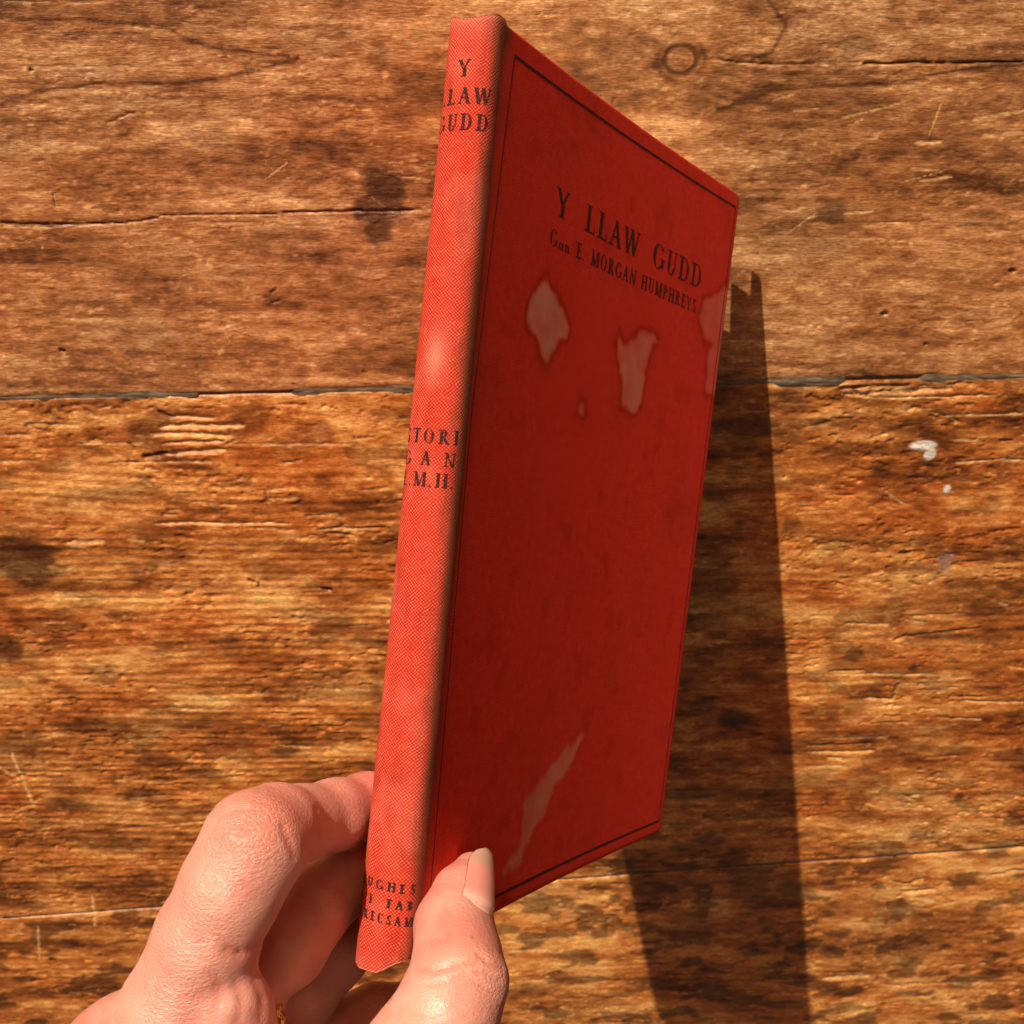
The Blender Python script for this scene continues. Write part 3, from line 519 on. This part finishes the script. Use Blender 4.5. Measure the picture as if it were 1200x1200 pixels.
def text(name, s, x0, x1, base, cap, place, parent, K=.13, N=.05, space=None, lsp=.1, slant=0, asize=None, top_is_up=True, fit=True):
    """lays s between x0 and x1 (mm), base line at v = base(x), then maps through place(u, v, off)"""
    pen = 0; polys = []
    for ch in s:
        if ch == ' ': pen += (space or .5); continue
        g, w = glyph(ch, K, N)
        for p in g: polys.append([(pen + x + slant * y, y) for x, y in p])
        pen += w + lsp
    pen -= lsp; k = (x1 - x0) / pen if fit else cap
    V, F, UVs = [], [], []
    for c, p in enumerate(polys):
        b = len(V); P = np.array(p, float); 
        # subdivide long edges so that the lettering follows a curved back
        Q = []
        for a, d in zip(P, np.roll(P, -1, 0)):
            m = max(1, int(np.linalg.norm((d - a) * (k, cap)) / .8))
            for t in range(m): Q.append(a + (d - a) * t / m)
        Q = np.array(Q); u = x0 + Q[:, 0] * k; v = base + 0 * u - Q[:, 1] * cap
        W3 = place(u, v, .008 + .0007 * (c % 24)); V.extend(W3); UVs.extend(np.stack([u, v], 1)); F.append(list(range(b, b + len(Q))))
    V = TW(np.array(V)) - BL
    # face the lettering outwards
    o = link(name, mesh(name, V, F, uv=np.array(UVs), col=np.zeros((len(V), 3)), smooth=False), parent, INK)
    return o
place_cover = lambda u, v, off: cov(u, v) - off * bn
SPB = s_at(0.)  # where the back flat begins
def place_spine(u, v, off): return spine_pt(ARC / 2 - .35 - np.asarray(u), v, off)      # u runs left to right over the back
def vpx(y):
    vs_ = np.linspace(0, 190, 400); P_ = spine_pt(vs_ * 0 + ARC / 2, vs_); return float(np.interp(y, CY + F_PX * P_[:, 1] / P_[:, 2], vs_))
# fine enough outline: split polygons once more for the round back through short edges
tL, tR = inv(650, 255), inv(821, 336); aL, aR = inv(643, 291), inv(815, 363)
text('title_lettering', 'Y LLAW GUDD', tL[0] - .3, tR[0], (tL[1] + tR[1]) / 2, 6.3, place_cover, front, K=.18, N=.075, space=.85, lsp=.10)
text('author_lettering', 'Gan E. MORGAN HUMPHREYS', aL[0], aR[0], (aL[1] + aR[1]) / 2, 3.7, place_cover, front, K=.20, N=.10, space=.62, lsp=.13)
def rule(name, pts, w):
    P = [inv(*p) for p in pts]
    V, F, UV = [], [], []
    for k in range(len(P) - 1):
        a, b = P[k], P[k + 1]; d = unit(b - a); n_ = np.array([-d[1], d[0]]); ww = w[k]; L = np.linalg.norm(b - a); m = max(1, int(L / 1.0))
        base = len(V)
        for t in range(m + 1):
            q = a + d * L * t / m; jit = .06 * math.sin(t * 1.7) * math.sin(t * .37)
            for sg in (-1, 1):
                e = q + n_ * sg * (ww / 2 * (1 + jit)); V.append(cov(e[0], e[1]) - (.008 + .002 * k) * bn); UV.append(e)
        for t in range(m): F.append([base + 2 * t, base + 2 * t + 1, base + 2 * t + 3, base + 2 * t + 2])
    V = TW(np.array(V)) - BL
    return link(name, mesh(name, V, F, uv=np.array(UV), col=np.zeros((len(V), 3)), smooth=False), front, INK)
rule('frame_line', [(603, 65.5), (862, 243)], [.75]); rule('frame_line', [(603, 66), (553, 480), (500, 1094)], [.36, .36])
rule('frame_line', [(499, 1094), (772, 962)], [.75]); rule('frame_line', [(862, 243), (772, 962)], [.45])
# the lines on the back: centred, the first letters pass out of sight round the curve
def sp_line(s, v, cap, half, K=.22, N=.10, space=.5, lsp=.14): text('spine_lettering', s, -half, half, v, cap, place_spine, spine, K=K, N=N, space=space, lsp=lsp)
sp_line('Y', vpx(90), 3.5, 1.45); sp_line('LLAW', vpx(122), 3.3, 6.3, lsp=.16); sp_line('GUDD', vpx(153), 3.4, 6.2, lsp=.16)
sp_line('STORI', vpx(519), 2.9, 6.2, lsp=.22); sp_line('GAN', vpx(545), 2.8, 5.9, lsp=.9); sp_line('E.M.H.', vpx(570), 2.9, 6.0, lsp=.18)
sp_line('HUGHES', vpx(1043), 1.9, 6.3, K=.28, N=.16, lsp=.4); sp_line("A'I FAB", vpx(1062), 1.8, 6.1, K=.28, N=.16, space=1.4, lsp=.3); sp_line('WRECSAM', vpx(1081), 1.9, 6.3, K=.28, N=.16, lsp=.3)
print('book', round(time.time() - T0, 1))
# ================================================================== THE HAND
def skin_material():
    m = NT('skin'); p = m.n('ShaderNodeTexCoord').outputs['Object']
    big = m.noise(p, 60, 3); mid = m.noise(p, 220, 4, .6)
    c = m.mix(m.rng(big, .35, .65), (.64, .33, .27, 1), (.56, .21, .17, 1)); c = m.mix(m.rng(mid, .4, .7, 0, .4), c, (.68, .44, .35, 1))
    vor = m.n('ShaderNodeTexVoronoi', feature='DISTANCE_TO_EDGE'); m.l(m.mapv(p, (900, 1500, 1200), (.3, .2, .6)), vor.inputs['Vector']); vor.inputs['Scale'].default_value = 1
    vor2 = m.n('ShaderNodeTexVoronoi', feature='DISTANCE_TO_EDGE'); m.l(m.mapv(p, (2300, 2000, 2300), (.9, .4, .1)), vor2.inputs['Vector']); vor2.inputs['Scale'].default_value = 1
    at = m.n('ShaderNodeVertexColor'); at.layer_name = 'paint'; sc = m.n('ShaderNodeSeparateColor'); m.l(at.outputs[0], sc.inputs[0])
    c = m.mix(m.rng(m.noise(p, 110, 4, .6), .5, .72, 0, .4), c, (.56, .17, .13, 1)); c = m.mix(sc.outputs[0], c, (.56, .16, .11, 1)); c = m.mix(sc.outputs[1], c, (.34, .09, .06, 1))
    m.l(c, m.b.inputs['Base Color'])
    m.b.inputs['Subsurface Weight'].default_value = 1.0; m.b.inputs['Subsurface Radius'].default_value = (1, .32, .16); m.b.inputs['Subsurface Scale'].default_value = .0009
    m.l(m.rng(mid, .3, .7, .30, .46), m.b.inputs['Roughness']); m.b.inputs['Specular IOR Level'].default_value = .6
    h = m.math('ADD', m.math('MULTIPLY', m.math('MINIMUM', vor.outputs[0], .25), m.math('ADD', .12, m.math('MULTIPLY', sc.outputs[2], 2.2))), m.math('MULTIPLY', m.math('MINIMUM', vor2.outputs[0], .3), .25))
    h = m.math('ADD', h, m.math('MULTIPLY', m.noise(m.mapv(p, (260, 1300, 900), (0, 0, -.9)), 1, 5, .65), m.math('ADD', .45, m.math('MULTIPLY', sc.outputs[2], 1.1))))
    m.l(m.bump(h, .00028, .75), m.b.inputs['Normal']); return m.m
SKIN = skin_material()
def cover_z(x, y, off):          # depth on the viewing ray at which the front board lies `off` mm behind
    r = U(x, y, 1.); return float(((CN[0] - off * bn) @ bn) / (r @ bn))
# chains: (px, py, z, radius mm)
zt = lambda x, y, o: cover_z(x, y, o)
INDEX = [(176,1262,226,15.6),(210,1190,223,11.2),(244,1100,220,9.6),(271,1040,219,9.2),(299,989,221,9.5),(323,972,227,8.2),(350,965,235,7.1),(392,955,245,6.9),(430,944,254,6.6),(448,938,262,5)]
MIDDLE = [(252,1250,244,10.2),(300,1132,237,8.0),(330,1105,238,9.0),(362,1066,243,8.0),(400,1036,250,6.9),(428,1018,258,6.4),(440,1012,266,4.8)]
RING = [(262,1330,258,11.2),(310,1225,252,9.4),(350,1160,252,8.2),(390,1118,256,7.2),(422,1092,263,6.5),(438,1078,272,4.8)]
PINKY = [(290,1360,262,9.5),(330,1262,256,8),(385,1214,258,7.2),(440,1190,264,6.4),(490,1180,272,5.6),(520,1176,280,4.2)]
THUMB = [(330,1420,240,17),(425,1340,230,14),(500,1240,223,11.6),(524,1185,223,9.5),(536,1148,226,8.6),(536,1118,231,8.0),(532,1085,237,7.5),(541,1050,243,6.0),(553,1022,248,4.1)]
PALM = [(168,1275,226,16.2,250,1340,256,17),(168,1275,226,16.2,300,1500,244,22),(250,1340,256,15,300,1500,254,20),(330,1420,240,17,230,1560,249,24),(200,1400,232,18,230,1560,249,24),(230,1560,249,24,130,1800,266,25),(130,1800,266,25,40,2080,289,27),(180,1290,223,14,285,1300,232,9.8),(285,1300,232,9.3,420,1380,234,11)]
WEB = [(262,1172,219,7.6,278,1225,222,7.6),(284,1180,221,5.0,282,1230,225,6.0)]
segs = []
def chain(C, k, kj):
    for a, b in zip(C[:-1], C[1:]): segs.append((U(*a[:3]), U(*b[:3]), a[3], b[3], k, kj))
groups = []
for C, kj in ((INDEX, 1.6), (MIDDLE, 1.4), (RING, 1.4), (PINKY, 1.4), (THUMB, 1.8)):
    groups.append(([(U(*a[:3]), U(*b[:3]), a[3], b[3]) for a, b in zip(C[:-1], C[1:])], 2.2))
pal = [(U(*q[0:3]), U(*q[4:7]), q[3], q[7]) for q in PALM]
web = [(U(*q[0:3]), U(*q[4:7]), q[3], q[7]) for q in WEB]
ALLP = np.array([p for g, _ in groups for s in g for p in s[:2]] + [p for s in pal for p in s[:2]])
STEP = .75; lo = ALLP.min(0) - 32; hi = ALLP.max(0) + 12; lo[1] = ALLP[:, 1].min() - 12; hi[1] = 215.
ax = [np.arange(lo[i], hi[i], STEP, dtype=np.float32) for i in range(3)]; SH = tuple(len(a) for a in ax)
BIG = 6.0
def smin(a, b, k): h = np.clip(.5 + .5 * (b - a) / k, 0, 1); return b + (a - b) * h - k * h * (1 - h)
def add(field, A, B, ra, rb, k):
    mg = max(ra, rb) + BIG; l = np.minimum(A, B) - mg; u = np.maximum(A, B) + mg
    sl = []
    for i in range(3):
        a = max(0, int((l[i] - lo[i]) / STEP)); b = min(SH[i], int((u[i] - lo[i]) / STEP) + 1)
        if b <= a: return
        sl.append(slice(a, b))
    X = ax[0][sl[0]][:, None, None] - A[0]; Y = ax[1][sl[1]][None, :, None] - A[1]; Z = ax[2][sl[2]][None, None, :] - A[2]
    D = B - A; t = np.clip((X * D[0] + Y * D[1] + Z * D[2]) / (D @ D), 0, 1)
    d = np.sqrt((X - t * D[0]) ** 2 + (Y - t * D[1]) ** 2 + (Z - t * D[2]) ** 2) - (ra + (rb - ra) * t)
    s = tuple(sl); field[s] = smin(field[s], np.minimum(d, BIG).astype(np.float32), k)
total = np.full(SH, BIG, np.float32)
for s in pal: add(total, *s, 7.)
for s in web: add(total, *s, 3.)
for g, k in groups:
    f = np.full(SH, BIG, np.float32)
    for s in g: add(f, *s, k)
    total = smin(total, f, 1.5); del f
def surface_nets(F):
    ins = F < 0; nx, ny, nz = F.shape
    c = np.zeros((nx - 1, ny - 1, nz - 1), np.int8)
    for a in (0, 1):
        for b in (0, 1):
            for d in (0, 1): c += ins[a:nx - 1 + a, b:ny - 1 + b, d:nz - 1 + d]
    act = (c > 0) & (c < 8); idx = np.full(act.shape, -1, np.int32); I = np.argwhere(act); idx[act] = np.arange(len(I))
    acc = np.zeros((len(I), 3)); cnt = np.zeros(len(I))
    cor = [(a, b, d) for a in (0, 1) for b in (0, 1) for d in (0, 1)]
    for p in cor:
        for axs in range(3):
            if p[axs] == 1: continue
            q = list(p); q[axs] = 1
            f0 = F[I[:, 0] + p[0], I[:, 1] + p[1], I[:, 2] + p[2]]; f1 = F[I[:, 0] + q[0], I[:, 1] + q[1], I[:, 2] + q[2]]
            m = (f0 < 0) != (f1 < 0); t = np.where(m, f0 / np.where(m, f0 - f1, 1), 0)
            pt = np.array(p, float)[None, :].repeat(len(I), 0); pt[:, axs] += t; acc[m] += pt[m]; cnt[m] += 1
    V = I + acc / cnt[:, None]; Fs = []
    for axs in range(3):
        o1, o2 = [(1, 2), (2, 0), (0, 1)][axs]
        s0 = [slice(None)] * 3; s1 = [slice(None)] * 3; s0[axs] = slice(0, -1); s1[axs] = slice(1, None)
        ch = ins[tuple(s0)] != ins[tuple(s1)]; E = np.argwhere(ch); E = E[(E[:, o1] > 0) & (E[:, o2] > 0)]
        E = E[(E[:, o1] < F.shape[o1] - 1) & (E[:, o2] < F.shape[o2] - 1)]
        e1 = np.zeros(3, int); e1[o1] = 1; e2 = np.zeros(3, int); e2[o2] = 1
        g = lambda M: idx[M[:, 0], M[:, 1], M[:, 2]]
        q = np.stack([g(E - e1 - e2), g(E - e2), g(E), g(E - e1)], 1); fl = ins[E[:, 0], E[:, 1], E[:, 2]]
        q[~fl] = q[~fl][:, ::-1]; Fs.append(q)
    Q = np.concatenate(Fs); Q = Q[(Q >= 0).all(1)]
    return V, Q
HV, HF = surface_nets(total); HV = lo + HV * STEP
def relax(V, Fq, it, lam=.5):
    e = np.concatenate([Fq[:, [0, 1]], Fq[:, [1, 2]], Fq[:, [2, 3]], Fq[:, [3, 0]]])
    for _ in range(it):
        for l in (lam, -lam * .96):
            s = np.zeros_like(V); n = np.zeros(len(V)); np.add.at(s, e[:, 0], V[e[:, 1]]); np.add.at(n, e[:, 0], 1)
            np.add.at(s, e[:, 1], V[e[:, 0]]); np.add.at(n, e[:, 1], 1); V = V + l * (s / n[:, None] - V)
    return V
HV = relax(HV, HF, 4)
def vnormals(V, Fq):
    n = np.cross(V[Fq[:, 2]] - V[Fq[:, 0]], V[Fq[:, 3]] - V[Fq[:, 1]]); o = np.zeros_like(V)
    for k in range(4): np.add.at(o, Fq[:, k], n)
    return o / (np.linalg.norm(o, axis=1)[:, None] + 1e-9)
HN = vnormals(HV, HF)
if ((HV - HV.mean(0)) * HN).sum() < 0: HF = HF[:, ::-1]; HN = -HN
HPX = CX + F_PX * HV[:, 0] / HV[:, 2]; HPY = CY + F_PX * HV[:, 1] / HV[:, 2]
# creases and folds of the skin, laid on the surface as shallow relief
red = np.zeros(len(HV)); dark = np.zeros(len(HV)); wr = np.full(len(HV), .25)
disp = np.zeros(len(HV))
def near(p, r): return np.linalg.norm(HV - U(*p), axis=1) < r
def crease(P, dep, w, zr=(0, 999), tint=.5):
    global disp
    for a, b in zip(P[:-1], P[1:]):
        s, q, L = seg_field(HPX, HPY, *a, *b)
        g = np.exp(-(q / w) ** 2) * sst(-w, w * .5, s) * (1 - sst(L - w * .5, L + w, s)) * ((HV[:, 2] > zr[0]) & (HV[:, 2] < zr[1]))
        disp -= dep * g; red[:] = np.maximum(red, tint * g)
ZI = (0, 236)
crease([(331, 966), (337, 985), (346, 1006)], .35, 4.2, (0, 240), .8)
crease([(370, 945), (373, 965), (374, 990)], .22, 3, (0, 236), .3)
crease([(262, 952), (285, 948), (312, 951)], .28, 2.6, ZI, .3); crease([(268, 962), (290, 958), (310, 962)], .22, 2.4, ZI, .3); crease([(268, 975), (292, 972), (306, 974)], .18, 2.4, ZI, .2)
crease([(318, 1098), (300, 1112), (280, 1118), (262, 1112)], .45, 5, (0, 240), .5); crease([(318, 1108), (302, 1120), (292, 1140)], .25, 5, (0, 240), .4)
crease([(276, 1150), (284, 1172), (278, 1200)], .28, 6, (0, 240), .35); crease([(298, 1145), (308, 1170), (306, 1200)], .25, 5, (0, 240), .3); crease([(252, 1140), (258, 1165), (250, 1200)], .18, 6, (0, 240), .25)
crease([(487, 1136), (510, 1137), (535, 1130), (560, 1128)], .35, 4, (0, 262), .5); crease([(500, 1155), (525, 1150), (548, 1140)], .2, 3, (0, 262), .3)
crease([(560, 1118), (570, 1128), (586, 1135)], .4, 3, (0, 262), .5); crease([(556, 1138), (572, 1142), (585, 1150)], .4, 3, (0, 262), .4); crease([(550, 1150), (566, 1158), (584, 1166)], .3, 3, (0, 262), .4)
crease([(497, 1106), (515, 1100), (530, 1092)], .15, 3, (0, 262), .2)
kn = near((572, 1148, 214), 7.5); 
# fold of skin at the back of the thumb joint
d_ = np.linalg.norm(HV - U(576, 1150, 224), axis=1); disp += 1.0 * np.exp(-(d_ / 4.5) ** 2)
wr = np.maximum(wr, 1.0 * np.exp(-(np.linalg.norm(HV - U(285, 965, 212), axis=1) / 11) ** 2)); wr = np.maximum(wr, 1.0 * np.exp(-(d_ / 8) ** 2))
s, q, L = seg_field(HPX, HPY, 262, 960, 190, 1180); wr = np.maximum(wr, .85 * np.exp(-(q / 55) ** 2) * (HV[:, 2] < 230))
red = np.maximum(red, .55 * np.exp(-(np.linalg.norm(HV - U(290, 950, 212), axis=1) / 9) ** 2)); red = np.maximum(red, .5 * np.exp(-(d_ / 6) ** 2)); red = np.maximum(red, .35 * sst(246, 256, HV[:, 2]))
tipd = np.linalg.norm(HV - U(548, 1030, 244), axis=1); red = np.maximum(red, .35 * np.exp(-(tipd / 8) ** 2))
md = np.hypot(HPX - 554, HPY - 1098.5); dark = np.where(HV[:, 2] < 240, .9 * (1 - sst(1.4, 2.8, md)), 0)
disp += .10 * (fbm(HPX / 9, HPY / 6, 3, 2) - .5) * wr * 2
HV = HV + HN * disp[:, None]
hand = empty('person', (TW(U(230, 1300, 245))).tolist()); HL = np.array(hand.location)
hand['label'] = 'bare hand reaching in from below holding the red book between thumb and fingers'; hand['category'] = 'person'
body = link('hand', mesh('hand', TW(HV) - HL, HF, col=np.stack([np.clip(red, 0, 1), dark, np.clip(wr, 0, 1)], 1)), hand, SKIN)
# thumbnail: a shallow curved plate set into the right side of the tip
def nail_material():
    m = NT('nail'); uv = m.n('ShaderNodeUVMap'); uv.uv_map = 'uv'; s = m.n('ShaderNodeSeparateXYZ'); m.l(uv.outputs[0], s.inputs[0])
    c = m.mix(m.rng(s.outputs[1], .62, .72), (.56, .23, .19, 1), (.42, .26, .20, 1)); c = m.mix(m.rng(s.outputs[1], .28, .10), c, (.68, .36, .31, 1))
    m.l(c, m.b.inputs['Base Color']); m.b.inputs['Roughness'].default_value = .22; m.b.inputs['Subsurface Weight'].default_value = .7; m.b.inputs['Subsurface Scale'].default_value = .0012
    m.b.inputs['Subsurface Radius'].default_value = (1, .4, .25); m.b.inputs['Coat Weight'].default_value = .7; m.b.inputs['Coat Roughness'].default_value = .15; return m.m
A0 = U(550, 1074, 235.5); A1 = U(558, 1002, 246); na = A1 - A0; NL = np.linalg.norm(na); na = na / NL
face = np.array([.55, .05, -.84]); face = unit(face - (face @ na) * na); side = np.cross(na, face)
V, UV = [], []; nu, nv = 21, 31
for j in range(nv):
    t = j / (nv - 1); hw = math.sqrt(max(.08, 1 - .86 * max(0, (t - .62) / .38) ** 2.6)) * (1 - .35 * max(0, (.15 - t) / .15) ** 2)
    c = A0 + na * NL * t + face * (.35 * math.sin(t * 3.0) - .75 + .35 * (t > .1))
    R_ = 5.1 - 1.3 * t
    for i in range(nu):
        a = (i / (nu - 1) - .5) * 2 * math.radians(62) * hw
        tb = (1 - (abs(i / (nu - 1) - .5) * 2) ** 2.4)
        V.append(c + R_ * (math.cos(a) * face + math.sin(a) * side) + na * (.5 * (tb - .75) * max(0, (t - .6) / .4) ** 1.5 - 1.3 * (tb - .5) * max(0, (.3 - t) / .3))); UV.append((i / (nu - 1), t))
V = np.array(V); nb = len(V); V2 = V - .35 * np.tile(face, (nb, 1))
NFc = gridfaces(nu, nv); ring = np.concatenate([np.arange(nu), np.arange(1, nv) * nu + nu - 1, (nv - 1) * nu + np.arange(nu - 2, -1, -1), np.arange(nv - 2, 0, -1) * nu]); i = np.arange(len(ring)); j = (i + 1) % len(ring)
NFA = np.concatenate([NFc, NFc[:, ::-1] + nb, np.stack([ring[j], ring[i], nb + ring[i], nb + ring[j]], 1)])
link('thumbnail', mesh('thumbnail', TW(np.concatenate([V, V2])) - HL, NFA, uv=np.tile(np.array(UV), (2, 1))), hand, nail_material())
# gold ring of twisted wire on the ring finger
RC = U(318, 1196, 233); rd = unit(np.array([1, -.35, .25])); e1 = unit(np.cross(rd, [0, 0, 1.])); e2 = np.cross(rd, e1)
g = NT('gold'); g.b.inputs['Base Color'].default_value = (.95, .62, .22, 1); g.b.inputs['Metallic'].default_value = 1; g.b.inputs['Roughness'].default_value = .25
V = []; nA, nB = 160, 10
RC = U(335, 1200, 240)
for a in range(nA):
    th = 2 * math.pi * a / nA
    for b in range(nB):
        ph = 2 * math.pi * b / nB; r = .95 + .28 * math.cos(2 * ph + th * 26)
        V.append(RC + (9.3 + r * math.cos(ph)) * (math.cos(th) * e1 + math.sin(th) * e2) + r * math.sin(ph) * rd)
a, b = np.meshgrid(np.arange(nA), np.arange(nB), indexing='ij'); a = a.ravel(); b = b.ravel(); an = (a + 1) % nA; bn_ = (b + 1) % nB
RF = np.stack([a * nB + b, an * nB + b, an * nB + bn_, a * nB + bn_], 1)
ringo = empty('gold_ring', TW(RC).tolist()); bpy.data.objects.remove(ringo)
ro = link('gold_ring', mesh('gold_ring', TW(np.array(V)) - TW(RC), RF), None, g.m); ro.location = TW(RC).tolist()
ro['label'] = 'twisted gold ring on a finger behind the index finger'; ro['category'] = 'ring'
print('hand', len(HV), round(time.time() - T0, 1))
